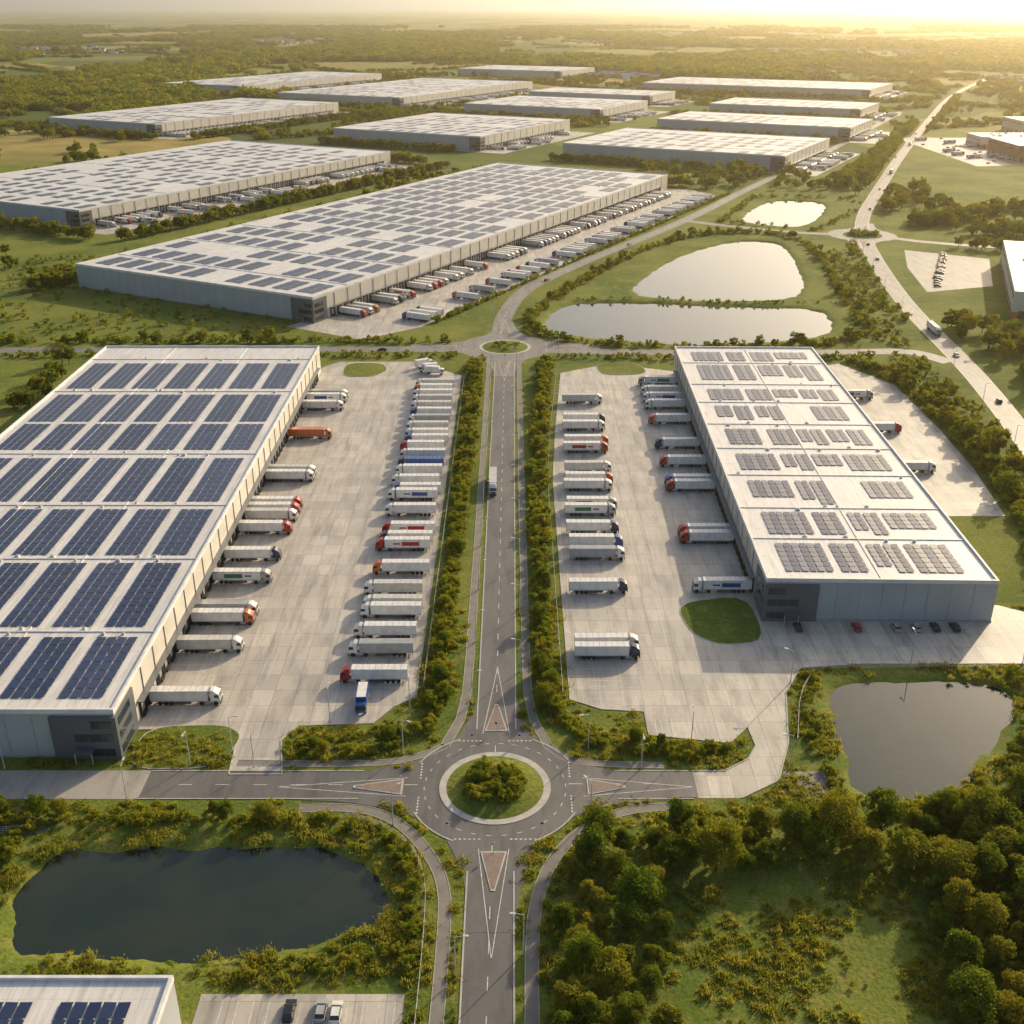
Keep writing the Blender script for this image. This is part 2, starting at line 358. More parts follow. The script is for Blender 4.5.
for ri_,(c,ri,ra,ro) in enumerate(RB):
    mb=MB(); ring(mb,c,0.01,ro,.066,'asph' if ri_==0 else 'asph2')
    ring(mb,c,ri,ra,.16,'kerb')
    for i in range(72):
        a=2*math.pi*i/72;b=2*math.pi*(i+1)/72
        mb.face([(c[0]+ra*math.cos(a),c[1]+ra*math.sin(a),.06),(c[0]+ra*math.cos(b),c[1]+ra*math.sin(b),.06),(c[0]+ra*math.cos(b),c[1]+ra*math.sin(b),.16),(c[0]+ra*math.cos(a),c[1]+ra*math.sin(a),.16)],'kerb')
    for q in range(4):
        ring(mb,c,ro-.02,ro+.28,.12,'kerb',14,R(45+q*90-19),R(45+q*90+19))
    if ri_==0:
        for q in range(30):
            a=R(q*12); ring(mb,c,14.9,15.05,.078,'paint',2,a,a+R(4))
    dome(mb,c,ri,.16,1.0,'ground'); obj('roundabout',mb.mesh('roundabout'))
def arm(c,ang,r0,r1,w0,w1,k_='asph'):
    d=Vector((math.cos(ang),math.sin(ang))); n=Vector((-d.y,d.x)); c=Vector(c)
    k=10; Lf=[];Rt=[]
    for i in range(k+1):
        t=i/k; r=r0+(r1-r0)*t; w=w1+(w0-w1)*(1-t)**2.2
        Lf.append(c+d*r+n*w/2); Rt.append(c+d*r-n*w/2)
    P=Lf+Rt[::-1]; sheet('roundabout_approach',[(p.x,p.y) for p in P],.062,k_)
    mb=MB(); a=r0+4.5; e=r0+(r1-r0)*.6
    tri=[c+d*a+n*2.6,c+d*a-n*2.6,c+d*e-n*.4,c+d*e+n*.4]; mb.prism([(p.x,p.y) for p in tri],.06,.17,'kerb')
    ins=[c+d*(a+.35)+n*2.2,c+d*(a+.35)-n*2.2,c+d*(e-.5)-n*.3,c+d*(e-.5)+n*.3]; mb.prism([(p.x,p.y) for p in ins],.17,.19,'redpav')
    tip=c+d*(r1+6)
    for s in (-1,1):
        p0=c+d*(a-.8)+n*s*3.0; v=(tip-p0); nn=Vector((-v.y,v.x)).normalized()*.07
        mb.face([(p.x,p.y,.085) for p in (p0-nn,tip-nn,tip+nn,p0+nn)],'paint')
        for j in range(6):
            q=c+d*(r0+.8)+n*s*(3.2+j*.95); f=(q,q+d*.3,q+d*.3+n*.5,q+n*.5)
            mb.face([(p.x,p.y,.085) for p in f],'paint')
    obj('splitter_island',mb.mesh('splitter_island'))
for ang in (90,180,270,0): arm(RB[0][0],R(ang),15,40 if ang!=0 else 36,20,8.6)
for ang in (90,180,270,0): arm(RB[1][0],R(ang),19,46,22,9,'asph2')
for ang in (255,70): arm(RB[2][0],R(ang),21,50,24,10.5,'asph2')
def island(P):
    P=smooth(P,2,True); c=Vector((sum(p[0] for p in P)/len(P),sum(p[1] for p in P)/len(P)))
    mb=MB(); mb.prism(P,.01,.15,'kerb'); mb.prism([tuple(c+(Vector(p)-c)*.975) for p in P],.15,.18,'ground'); obj('grass_island',mb.mesh('grass_island'))
isl=[[(-84,206),(-66,207),(-61,203),(-62.5,195),(-67,190.8),(-84,190.8)],[(-77,487),(-60,487),(-56,476),(-62,466),(-76,466)],[(38,486),(58,488),(62,470),(40,468)],
 [(45,263),(66,268),(66.5,243),(54,241),(47,247)]]
for P in isl: island(P)
mb=MB()
def vline(x0,y0,x1,y1,w=.14,z=.045):
    d=Vector((x1-x0,y1-y0)).normalized(); n=Vector((-d.y,d.x))*w/2; a=Vector((x0,y0)); b=Vector((x1,y1))
    mb.face([(p.x,p.y,z) for p in (a-n,b-n,b+n,a+n)],'paint')
for i in range(60):
    y=222+i*4.1
    if y<462: vline(-40,y,-24.5,y); vline(15+(y-220)*.012,y,31+(y-220)*.012,y)
    vline(-85.5,209+i*4.6,-68,209+i*4.6)
    if 270+i*4.4<468: vline(53,270+i*4.4,69,270+i*4.4)
for i in range(13): vline(33+i*1.3,204,33+i*1.3,209)
for i in range(5): vline(18,214.5+i*2.6,27,214.5+i*2.6)
for i in range(22): vline(72+i*2.6,247,72+i*2.6,252)
for i in range(22): vline(72+i*2.6,236,72+i*2.6,241)
for x in (-60,-45): vline(x,225,x,470,.1)
vline(40,225,41,470,.1)
for i in range(12): vline(-48+i*2.6,125,-48+i*2.6,130)
obj('parking_bay_lines',mb.mesh('bay_lines'))
sheet('asphalt_car_park',[(57.6,182),(67,182),(67.5,190),(58.5,190)],.05,'asph')
sheet('asphalt_path',[(-140,178),(-100,176),(-92,172),(-96,170),(-140,172)],.05,'asph')
# ------------------------------------------------------------------ buildings
def solar(L,W,H,arrays,mod,tilt=.0):
    V=[];T=[]
    for (x0,x1,y0,y1) in arrays:
        nx_=max(1,int((x1-x0)/mod[0])); ny_=max(1,int((y1-y0)/mod[1])); dx=(x1-x0)/nx_; dy=(y1-y0)/ny_; g=.26 if mod[0]<4 else .5
        tr=random.random()
        for i in range(nx_):
            for j in range(ny_):
                a=x0+i*dx;b=a+dx-g;c=y0+j*dy;d=c+dy-g; r=random.uniform(-.012,.012)
                s=(tilt if j%2 else -tilt)*dy*.5
                V.append([(a,c,H+.25-s+r),(b,c,H+.25-s),(b,d,H+.25+s+r),(a,d,H+.25+s)]); T.append(tr*.6+random.random()*.4)
    return quadmesh('solar_array',np.array(V),M['solar'],np.array(T))
def warehouse(A,ang,L,W,H,arrays,mod,docks=('R',),dock_step=5.0,office='A',ribs=True,seams=(),wall='wall',dwall='wallL',vents=40):
    e=bpy.data.objects.new('warehouse',None); scene.collection.objects.link(e); e.location=(A[0],A[1],0); e.rotation_euler=(0,0,ang)
    mb=MB()
    mb.face([(0,W,0),(0,0,0),(0,0,H),(0,W,H)],wall); mb.face([(L,0,0),(L,W,0),(L,W,H),(L,0,H)],wall)
    mb.face([(0,0,0),(L,0,0),(L,0,H),(0,0,H)],dwall if 'R' in docks else wall); mb.face([(L,W,0),(0,W,0),(0,W,H),(L,W,H)],dwall if 'L' in docks else wall)
    obj('walls',mb.mesh('walls'),parent=e)
    mb=MB(); hh=H-.35
    mb.face([(0,0,hh),(L,0,hh),(L,W,hh),(0,W,hh)],'roof')
    for x in seams: mb.box(x-.2,.6,hh,x+.2,W-.6,hh+.25,'seam',True)
    for i in range(1,max(2,int(W//24))): mb.box(.6,i*W/max(2,int(W//24))-.12,hh,L-.6,i*W/max(2,int(W//24))+.12,hh+.18,'seam',True)
    obj('roof',mb.mesh('roof'),parent=e)
    mb=MB(); t=.5; z0,z1=H-.9,H+.25
    mb.box(-.06,-.06,z0,L+.06,t,z1,'seam'); mb.box(-.06,W-t,z0,L+.06,W+.06,z1,'seam'); mb.box(-.06,t,z0,t,W-t,z1,'seam'); mb.box(L-t,t,z0,L+.06,W-t,z1,'seam')
    obj('parapet',mb.mesh('parapet'),parent=e)
    mb=MB()
    if ribs:
        for i in range(1,int(W//6)): mb.box(-.07,i*6-.06,.46,0-.005,i*6+.06,H-.9,'door')
        for i in range(1,int(L//6)): mb.box(i*6-.06,W+.005,.4,i*6+.06,W+.07,H-.9,'door')
    mb.box(-.12,-.12,0,L+.12,-.01,.45,'door'); mb.box(-.12,.0,0,-.01,W,.45,'door')
    obj('cladding_ribs',mb.mesh('ribs'),parent=e)
    for sd in docks:
        mb=MB(); n=int((L-24)/dock_step); sg=-1 if sd=='R' else 1; y=0 if sd=='R' else W
        Y=lambda a,b:(min(y+sg*a,y+sg*b),max(y+sg*a,y+sg*b))
        for i in range(n):
            x=16+i*dock_step; ya,yb=Y(.02,.5)
            mb.box(x-1.9,ya,.5,x-1.45,yb,4.9,'rubber'); mb.box(x+1.45,ya,.5,x+1.9,yb,4.9,'rubber'); mb.box(x-1.45,ya,4.3,x+1.45,yb,4.9,'rubber')
            ya,yb=Y(.02,.12); mb.box(x-1.45,ya,1.1,x+1.45,yb,4.3,'door')
            ya,yb=Y(.02,.8); mb.box(x-1.2,ya,.3,x+1.2,yb,1.1,'rubber')
            if i%2==0: ya,yb=Y(.02,.25); mb.box(x+2.25,ya,5.6,x+2.4,yb,H-.9,'door')
        ya,yb=Y(.02,1.6); mb.box(13,ya,5.3,16+(n-1)*dock_step+3,yb,5.55,'wallD')
        obj('loading_docks',mb.mesh('docks'),parent=e)
    if office:
        mb=MB(); yo=0 if office=='A' else W; s=1 if office=='A' else -1
        def yb_(a,b): return (min(yo+s*a,yo+s*b),max(yo+s*a,yo+s*b))
        a,b=yb_(-.5,14); mb.box(-.9,a,0,11,b,H-1.4,'wallD')
        for zf,ww in ((1.0,6),(4.8,9),(8.2,5)):
            a,b=yb_(.6,ww); mb.box(-1.0,a,zf,-.91,b,zf+1.9,'glass')
            o0=yo-s*.5; mb.box(.5,min(o0,o0-s*.1),zf,8,max(o0,o0-s*.1),zf+1.9,'glass')
            for q in range(int(ww//3)):
                a,b=yb_(3+q*3-.06,3+q*3+.06)
                mb.box(-1.06,a,zf,-1.005,b,zf+1.9,'wallD')
        a,b=yb_(5,9); mb.box(-3,a,3.0,-1.07,b,3.25,'wallD'); mb.box(-2.9,a+.1,0,-2.75,a+.25,3,'vent'); mb.box(-2.9,b-.25,0,-2.75,b-.1,3,'vent')
        obj('office_block',mb.mesh('office'),parent=e)
    mb=MB()
    for i in range(vents):
        sx=random.choice(seams) if seams else random.uniform(5,L-5); x=sx+random.choice((-1.2,1.2)); y=random.uniform(4,W-4); s=random.choice((.3,.4,.55))
        mb.box(x-s,y-s,hh,x+s,y+s,hh+.5,'vent'); mb.cyl((x,y,hh+.5),s*.5,.25,'z','vent',8)
    if vents: obj('roof_vents',mb.mesh('roof_vents'),parent=e)
    if arrays: obj('solar_panels',solar(L,W,hh,arrays,mod,.03),parent=e)
    return e
H=12.4
rowsL=[(5,30.5),(35.5,69),(74,104),(110,145),(153,178),(181,211),(219,252)]
arrL=[(a,b,4.0+i*12.9,4.0+i*12.9+(9.9)) for a,b in rowsL for i in range(7)]
warehouse((-86,195),R(90),277,95,H,arrL,(3.2,2.0),seams=(33,71.5,107,149,215,258),dock_step=4.6,vents=50)
rowsR=[(5,22),(28,43),(49,67),(76,90),(99,114),(124,139),(146,159),(171,191),(197,210)]
colsR=[(5.5,19),(20.5,29.5),(31,40),(42,55)]
arrR=[]
for a,b in rowsR:
    for ci,(c,d) in enumerate(colsR):
        q=random.random()
        if q<.06: continue
        if q<.35: arrR+= [(a+(b-a)*.28,b,c,d)]
        elif q<.55: arrR+= [(a,b,c,c+(d-c)*.47),(a+(b-a)*.2,b,c+(d-c)*.54,d)]
        elif q<.7: arrR+=[(a,b,c+1.6,d)]
        else: arrR.append((a,b,c,d))
warehouse((128.5,253),R(88.7),217,61,H,arrR,(2.6,2.0),docks=('L','R'),dock_step=4.4,office='B',seams=(25,46,71.5,95,119,143,165,194),vents=30)
warehouse((-53,60),R(90),64,90,H,[(x,x+16,y,y+11) for x in (5,24,43.5) for y in (5,20,34,48,62,76)],(3.2,2.0),docks=(),seams=(22,42),vents=10)
for bi,(A,L,W) in enumerate(big):
    arrays=[]
    if bi==0:
        for i in range(18):
            for j in range(10):
                if random.random()<.9: arrays.append((8+i*28,8+i*28+20,6+j*16.4,6+j*16.4+11.5))
        mod=(4.4,4.2); sm=tuple(33+56*i for i in range(9))
    else:
        for i in range(int((L-16)//26)):
            for j in range(int((W-12)//18)):
                if random.random()<(.8 if bi in (1,9,5) else .5): arrays.append((8+i*26,8+i*26+17,7+j*18,7+j*18+9))
        mod=(6.4,6) if bi in (1,9,5) else (19,6); sm=tuple(40+52*i for i in range(int(L//52)))
    warehouse(A,ANG,L,W,13.5 if bi<2 else 16,arrays,mod,seams=sm,dock_step=6 if bi<2 else 8,ribs=bi<2,vents=40 if bi<2 else 12)
def hall(A,ang,L,W,H,wall,band,name='industrial_hall'):
    e=bpy.data.objects.new(name,None); scene.collection.objects.link(e); e.location=(A[0],A[1],0); e.rotation_euler=(0,0,ang)
    mb=MB(); mb.box(0,0,0,L,W,H,wall,True); mb.box(-.1,-.1,0,L+.1,0,3.5,band,True); mb.box(-.1,0,0,0,W,3.5,band,True); obj('walls',mb.mesh('walls'),parent=e)
    mb=MB(); mb.box(-.3,-.3,H+.01,L+.3,W+.3,H+.5,'seam'); mb.box(1,1,H+.5,L-1,W-1,H+.52,'roof')
    for i in range(8): x=random.uniform(4,L-8); y=random.uniform(4,W-6); mb.box(x,y,H+.52,x+3,y+2,H+1.6,'vent')
    obj('roof',mb.mesh('roof'),parent=e)
    mb=MB()
    for i in range(int(L//7)): mb.box(3+i*7,-.2,.2,6.5+i*7,-.11,4.2,'door' if i%2 else 'glass')
    for i in range(int(W//7)): mb.box(-.2,3+i*7,.2,-.11,6.5+i*7,4.2,'door' if i%2 else 'glass'); mb.box(-.2,3+i*7,H-4,-.11,6.5+i*7,H-2.5,'glass')
    obj('doors_and_windows',mb.mesh('dw'),parent=e)
hall((264,567),R(-20),110,145,14,'wallL','orange'); hall((535,1205),R(0),140,80,16,'brick','brick'); hall((655,1460),R(0),110,80,16,'wallL','wallL'); hall((545,1330),R(0),80,45,12,'wallL','orange')
mb=MB()
for i in range(620):
    cx,cy,sp=random.choice(((900,3300,260),(1500,4200,500),(-900,5200,600),(600,5400,500),(250,2750,120),(-1800,4300,400),(1250,2500,260),(500,3000,200),(800,1500,120)))
    x=random.gauss(cx,sp*.5); y=random.gauss(cy,sp*.4); l=random.uniform(9,30); w=random.uniform(8,14); h=random.uniform(4,7); s=random.choice(('wallL','brick','seam'))
    mb.box(x,y,0,x+l,y+w,h,s,True); r=random.choice(('brick','wallD','wall'))
    mb.face([(x-.5,y-.5,h),(x+l+.5,y-.5,h),(x+l+.5,y+w/2,h+3.5),(x-.5,y+w/2,h+3.5)],r); mb.face([(x-.5,y+w/2,h+3.5),(x+l+.5,y+w/2,h+3.5),(x+l+.5,y+w+.5,h),(x-.5,y+w+.5,h)],r)
obj('distant_village',mb.mesh('village'))
# ------------------------------------------------------------------ vehicles
def truck_mesh(cab,band=None,box='white'):
    mb=MB()
    mb.box(0,-1.24,1.2,13.6,1.24,3.98,box)
    for y in (-1.27,1.27):
        mb.box(0,min(y,y*.99),1.12,13.6,max(y,y*.99),1.3,'csilver'); mb.box(0,min(y,y*.99),3.88,13.6,max(y,y*.99),4.0,'csilver')
        if band: mb.box(3.2,min(y*.979,y*.985),1.9,8.4,max(y*.979,y*.985),3.2,band); mb.box(9.0,min(y*.979,y*.985),2.3,11.0,max(y*.979,y*.985),2.8,band)
        mb.box(4.6,min(y*.93,y*.95),.45,9.6,max(y*.93,y*.95),1.1,'grey')
    for q in range(1,9): mb.box(q*1.55-.04,-1.2,3.98,q*1.55+.04,1.2,4.005,'csilver')
    for x in (-.04,13.6): mb.box(x,-1.27,1.12,x+.04,1.27,4.0,'csilver')
    mb.box(-.06,-.03,1.2,-.04,.03,3.9,'grey')
    mb.box(.2,-.6,.85,13,.6,1.12,'grey'); mb.box(.1,-1.2,.5,.25,1.2,.7,'grey')
    for x in (2.2,3.5,4.8):
        for y in (-1.22,.87): mb.cyl((x,y,.52),.52,.35,'y','rubber')
    mb.box(8.8,-.8,0,8.95,-.6,1.1,'grey'); mb.box(8.8,.6,0,8.95,.8,1.1,'grey')
    mb.box(13.64,-1.0,3.0,13.95,1.0,3.7,'csilver')
    mb.box(10.6,-.45,.6,16.3,.45,.95,'grey')
    for x in (12.0,15.35):
        for y in (-1.22,.87): mb.cyl((x,y,.52),.52,.35,'y','rubber')
    mb.box(12.8,-1.2,.45,14.4,-.6,1.05,'csilver'); mb.box(12.8,.6,.45,14.4,1.2,1.05,'csilver')
    mb.extr_y([(14.15,.95),(16.35,.95),(16.5,1.4),(16.45,2.0),(16.2,3.05),(15.7,3.35),(14.15,3.6)],-1.2,1.2,cab)
    mb.extr_y([(14.2,3.58),(15.6,3.37),(15.0,3.85),(14.2,3.95)],-1.05,1.05,cab)
    mb.face([(16.47,-1.08,2.02),(16.47,1.08,2.02),(16.24,1.02,2.98),(16.24,-1.02,2.98)],'glass')
    for s in (-1,1):
        f=[(15.1,s*1.212,2.1),(16.25,s*1.212,2.1),(16.05,s*1.212,2.9),(15.1,s*1.212,2.9)]; mb.face(f if s<0 else f[::-1],'glass')
        mb.box(16.1,s*1.25 if s>0 else -1.5,2.1,16.25,1.5 if s>0 else -1.25,2.9,'grey')
        mb.box(15.0,s*1.14 if s>0 else -1.25,1.04,15.8,1.25 if s>0 else -1.14,1.2,'grey')
    mb.box(16.3,-1.18,.4,16.52,1.18,.94,'grey'); mb.box(16.47,-.8,1.1,16.53,.8,1.7,'grey')
    return mb.mesh('articulated_truck')
tA,tB,tR,tBl,tN,tL1,tL2=truck_mesh('cwhite'),truck_mesh('cwhite',None,'white2'),truck_mesh('cred'),truck_mesh('cblue'),truck_mesh('cnavy'),truck_mesh('cwhite','cblue'),truck_mesh('csilver','cgreen')
TO=truck_mesh('corange',None,'corange'); TG=truck_mesh('cwhite',None,'csilver'); tRR=truck_mesh('cred','cred'); tBB=truck_mesh('cnavy',None,'cblue'); tO2=truck_mesh('corange')
TR=[tA]*5+[tB]*4+[tR,tR,tBl,tN,tN,tL1,tL2,tRR,tO2,TG]
def put_truck(x,y,rz,me=None):
    return obj('articulated_truck',me or random.choice(TR),(x,y,.03),rz+random.uniform(-.01,.01))
rowL=[225,237,245.5,256,260,268.5,281,296,300.3,307,321,333,337.5,345,354,361,369,377,384,390,398,406,414,422,430,437,444,451]
spL={0:tR,2:tA,5:tB,9:tRR,12:tBl,15:tBB,17:tR,22:tBl}
for i,y in enumerate(rowL): put_truck(-23.9-random.uniform(0,1.6),y,math.pi,spL.get(i))
rowR=[235.5,239.7,269.5,290,298,308,321,326,341,347,357,376,383,399,407,431]
for i,y in enumerate(rowR): put_truck(14.9+(y-220)*.02+(1 if y>380 else 0)+random.uniform(0,1),y,0,{2:tN,4:tBl,9:tR}.get(i))
for i,y in enumerate([211+4.6*k for k in (1,6,9,10,14,17,21,23,24,25,30,31,39,46,48,49)]):
    put_truck(-85.3,y,0,{12:TO,3:TG,6:tR,8:tR,9:tRR,0:tA,1:tB}.get(i))
yb=253+16
for k in (0,7,8,16,17,21,25,31,35,37,39,42):
    y=yb+k*4.4+1; x=67.0+(y-253)*.0227; put_truck(x,y,math.pi,tL1 if k==0 else None)
for k in (20,29,38): put_truck(131.2+.0227*(yb+k*4.4-253)*.9,yb+k*4.4,0)
put_truck(-6.6,352,R(-90),tB)
for i in range(80):
    if i*6<470 and random.random()<.6: p=u2(A3,16+i*6,.8); put_truck(p[0],p[1],ANG-R(90))
    if i*6.4<455 and random.random()<.5: p=u2(A3,30+i*6.4,52); put_truck(p[0],p[1],ANG+R(90))
for bi,(A,L,W) in enumerate(big[1:]):
    for i in range(int((L-24)/8)):
        if random.random()<.6: p=u2(A,16+i*8,.8); put_truck(p[0],p[1],ANG-R(90))
        if random.random()<.3: p=u2(A,18+i*8,33 if A[1]<2000 else 27); put_truck(p[0],p[1],ANG+R(90))
def rigid(c):
    mb=MB(); mb.box(0,-1.24,1.1,6.6,1.24,3.7,c); mb.box(-.05,-1.27,1.05,6.65,1.27,1.2,'csilver'); mb.box(.2,-1.1,3.7,6.4,1.1,3.74,'white')
    mb.box(.2,-.5,.7,8.6,.5,1.05,'grey')
    for x in (1.9,7.6):
        for y in (-1.2,.88): mb.cyl((x,y,.5),.5,.32,'y','rubber')
    mb.extr_y([(6.85,.85),(8.8,.85),(8.9,1.5),(8.6,2.7),(8.2,2.85),(6.85,2.85)],-1.15,1.15,c); mb.face([(8.92,-1.02,1.6),(8.92,1.02,1.6),(8.66,1.0,2.6),(8.66,-1.0,2.6)],'glass')
    for s in (-1,1):
        f=[(7.4,s*1.16,1.6),(8.6,s*1.16,1.6),(8.4,s*1.16,2.5),(7.4,s*1.16,2.5)]; mb.face(f if s<0 else f[::-1],'glass'); mb.box(8.6,s*1.18 if s>0 else -1.4,1.7,8.7,1.4 if s>0 else -1.18,2.4,'grey')
    return mb.mesh('box_lorry')
rg=rigid('cblue'); rw=rigid('cwhite'); obj('box_lorry',rg,(-35.5,219,.03),R(-88))
for x,y,a in ((-44,479,30),(-39,471,-10),(-34,476,200)): obj('box_lorry',rw,(x,y,.03),R(a))
def car_mesh(p):
    mb=MB()
    mb.extr_y([(0,.3),(4.4,.3),(4.45,.62),(4.3,.78),(3.4,.92),(.1,.95),(0,.8)],-.88,.88,p)
    top=[(.25,.94,.82),(3.35,.92,.82),(2.55,1.42,.66),(.75,1.45,.66)]
    L=[(x,-w,z) for x,z,w in top]; Rr=[(x,w,z) for x,z,w in top]
    mb.face(L,'glass'); mb.face(Rr[::-1],'glass'); mb.face([L[2],L[3],Rr[3],Rr[2]][::-1],p); mb.face([L[1],Rr[1],Rr[2],L[2]],'glass'); mb.face([L[3],Rr[3],Rr[0],L[0]],'glass')
    mb.box(1.55,-.8,.95,1.65,-.7,1.4,p); mb.box(1.55,.7,.95,1.65,.8,1.4,p)
    for x in (.85,3.55):
        for y in (-.9,.68): mb.cyl((x,y,.32),.32,.22,'y','rubber')
    mb.box(4.4,-.8,.55,4.46,-.5,.7,'lens'); mb.box(4.4,.5,.55,4.46,.8,.7,'lens'); mb.box(-.02,-.8,.6,0,-.5,.75,'cred'); mb.box(-.02,.5,.6,0,.8,.75,'cred')
    mb.box(2.9,-1.05,.9,3.05,-.885,1.02,p); mb.box(2.9,.885,.9,3.05,1.05,1.02,p)
    return mb.mesh('parked_car')
CARS=[car_mesh(k) for k in ('cblack','csilver','cwhite','cnavy','cred')]
for x,y,a,c in ((-36.5,125.5,90,0),(-31.3,125.5,90,1),(-28.8,125.2,90,2)): obj('parked_car',CARS[c],(x,y,.03),R(a))
for i in range(22):
    if random.random()<.3: obj('parked_car',random.choice(CARS),(73.3+i*2.6,247.3,.03),R(90))
sheet('asphalt_car_park',[(240,625),(284,640),(312,716),(266,745),(250,690)],.01,'asph2'); sheet('concrete_yard',[(480,1170),(535,1180),(700,1200),(640,1440),(480,1440)],.012,'conc2')
for r_ in range(5):
    for q in range(9):
        if random.random()<.7: obj('parked_car',random.choice(CARS),(249+r_*5.0+q*1.0+(r_*2 if r_ else 0),640+q*3.0+r_*17,.03),R(-20))
for i in range(30):
    x,y=random.uniform(485,535),random.uniform(1190,1430); obj('articulated_truck',random.choice(TR),(x,y,.03),R(20)) if i<9 else obj('parked_car',random.choice(CARS),(x,y,.03),R(20))
for x,y,a in ((330,1010,63),(420,1245,-117),(210,500,-95),(238,712,82),(520,1480,63),(203,430,80),(246,760,80),(290,905,64),(620,1705,65),(20,652,62),(80,760,60),(-60,507,180),(110,505,0)): obj('car',random.choice(CARS),(x,y,.06),R(a))
for x,y,a in ((372,1112,65),(214,548,-92),(470,1352,65)): put_truck(x,y,R(a),tA)
# ------------------------------------------------------------------ street furniture
mb=MB(); mb.cyl((0,0,0),.18,.6,'z','metal',10,.15); mb.cyl((0,0,.6),.13,8.6,'z','metal',8,.08); mb.tube((0,0,9.1),(1.7,0,9.45),.07,.06,'metal'); mb.box(1.4,-.2,9.4,2.4,.2,9.54,'metal'); mb.box(1.5,-.15,9.37,2.3,.15,9.399,'lens')
LAMP=mb.mesh('street_lamp')
lamps=[(-9.4,y,0) for y in range(215,490,28)]+[(2.1,y,180) for y in range(229,490,28)]+[(-24,196,-30),(17,198,200),(-24,173,40),(16,175,130),(-56,191.5,-90),(-80,180.2,90),(-110,191,-90),(-70,192,-90),(28,191,-90),(60,190.5,180),(68,224,160),(-9.6,135,0),(2.0,140,180),(100,232,90),(128,232,90),(-42,208,90),(-24,213,90),(40,199,90),(-62,197,0),(-26,500,-40),(22,500,200)]
for x,y,a in lamps: obj('street_lamp',LAMP,(x,y,0),R(a))
for p,t in resample(roads[7][0],45)[1:14]:
    n=Vector((-t.y,t.x)); q=p+n*6; obj('street_lamp',LAMP,(q.x,q.y,0),math.atan2(-n.y,-n.x))
for p,t in resample(roads[8][0][::-1],50)[2:18]:
    n=Vector((-t.y,t.x)); q=p+n*7; obj('street_lamp',LAMP,(q.x,q.y,0),math.atan2(-n.y,-n.x))
mb=MB(); mb.cyl((0,0,0),.05,2.6,'z','metal',8); mb.cyl((.04,0,2.2),.38,.04,'x','paint',18); mb.cyl((.082,0,2.2),.28,.01,'x','cblue',18); SG=mb.mesh('road_sign')
for x,y,a in ((-3.6,204.5,0),(-3.6,165,180),(-23.5,185.2,90),(16.3,185.2,-90),(-9,200,30),(1.6,200,0),(-13,171,10),(6,171,0),(-3.4,492,0),(-26,513,90)): obj('road_sign',SG,(x,y,.1),R(a-90))
def fence(P,h=1.5,step=3,name='wire_fence'):
    mb=MB(); pts=resample(P,step)
    for p,t in pts: mb.box(p.x-.06,p.y-.06,0,p.x+.06,p.y+.06,h,'kerb')
    for (p,_),(q,_) in zip(pts[:-1],pts[1:]):
        for z in (h*.35,h*.65,h*.95): mb.tube((p.x,p.y,z),(q.x,q.y,z),.03,.03,'metal',4)
    obj(name,mb.mesh(name))
fence(smooth([(-34,176),(-22,170),(-16.5,160),(-15.5,145),(-16,100)],2)); fence([(12.2,218),(12.4,350),(15,400),(20,470)],1.8); fence([(-21.4,222),(-21.2,465)],1.8)
fence(smooth([(64,200),(69,219),(75,228.5)],1)); fence([(-140,170),(-98,171)]); fence([(74,230),(124,231)],1.2)
# ------------------------------------------------------------------ vegetation
def clumps(K,cr,cz,hr,r0,r1):
    out=[]
    for i in range(K):
        while True:
            p=rng.uniform(-1,1,3)
            if .25<np.linalg.norm(p)<1: break
        s=1-.25*max(0,p[2]); out.append((p[0]*cr*s,p[1]*cr*s,cz+p[2]*hr,rng.uniform(r0,r1)))
    return out
def leaves(cl,n,size):
    C=np.array(cl); w=C[:,3]**2; k=rng.choice(len(C),n,p=w/w.sum())
    d=rng.normal(size=(n,3)); d/=np.linalg.norm(d,axis=1)[:,None]; rad=C[k,3]*rng.uniform(.55,1.14,n)
    c=C[k,:3]+d*rad[:,None]*np.array([1,1,.8])
    nn=d+rng.normal(size=(n,3))*.6+np.array([0,0,.35]); nn/=np.linalg.norm(nn,axis=1)[:,None]
    a=np.cross(nn,rng.normal(size=(n,3))); a/=np.linalg.norm(a,axis=1)[:,None]; b=np.cross(nn,a)
    s=(size*rng.uniform(.6,1.3,n))[:,None]*.5
    V=np.stack([c-a*s-b*s*.25,c-b*s*.72,c+a*s+b*s*.2,c+b*s*.9],1)
    ct=rng.uniform(0,1,len(C)); t=np.clip(ct[k]*.6+rng.uniform(0,.45,n),0,1)
    return V,t
def tree_mesh(name,h,cr,K,n,size,mat='leaf',trunk=True):
    cz=h*.58; hr=h*.40; cl=clumps(K,cr,cz,hr,cr*.18,cr*.40); V,t=leaves(cl,n,size)
    me=quadmesh(name,V,M[mat],t)
    if trunk:
        mb=MB(); mb.tube((0,0,-.2),(.1,.05,h*.3),h*.028,h*.02,'bark'); mb.tube((.1,.05,h*.3),(0,0,h*.75),h*.02,h*.006,'bark')
        for i in range(7):
            a=i*2.4; z=h*(.25+.06*i); r=cr*.75; mb.tube((.05,.03,z),(math.cos(a)*r,math.sin(a)*r,z+h*.2),h*.010,h*.003,'bark',5)
        import bmesh
        bm=bmesh.new(); bm.from_mesh(me); me2=mb.mesh('t'); me2.materials.clear()
        nf=len(bm.faces); bm.from_mesh(me2); bm.faces.ensure_lookup_table()
        for f in bm.faces[nf:]: f.material_index=1
        bm.to_mesh(me); bm.free(); me.materials.append(M['bark']); bpy.data.meshes.remove(me2)
    return me
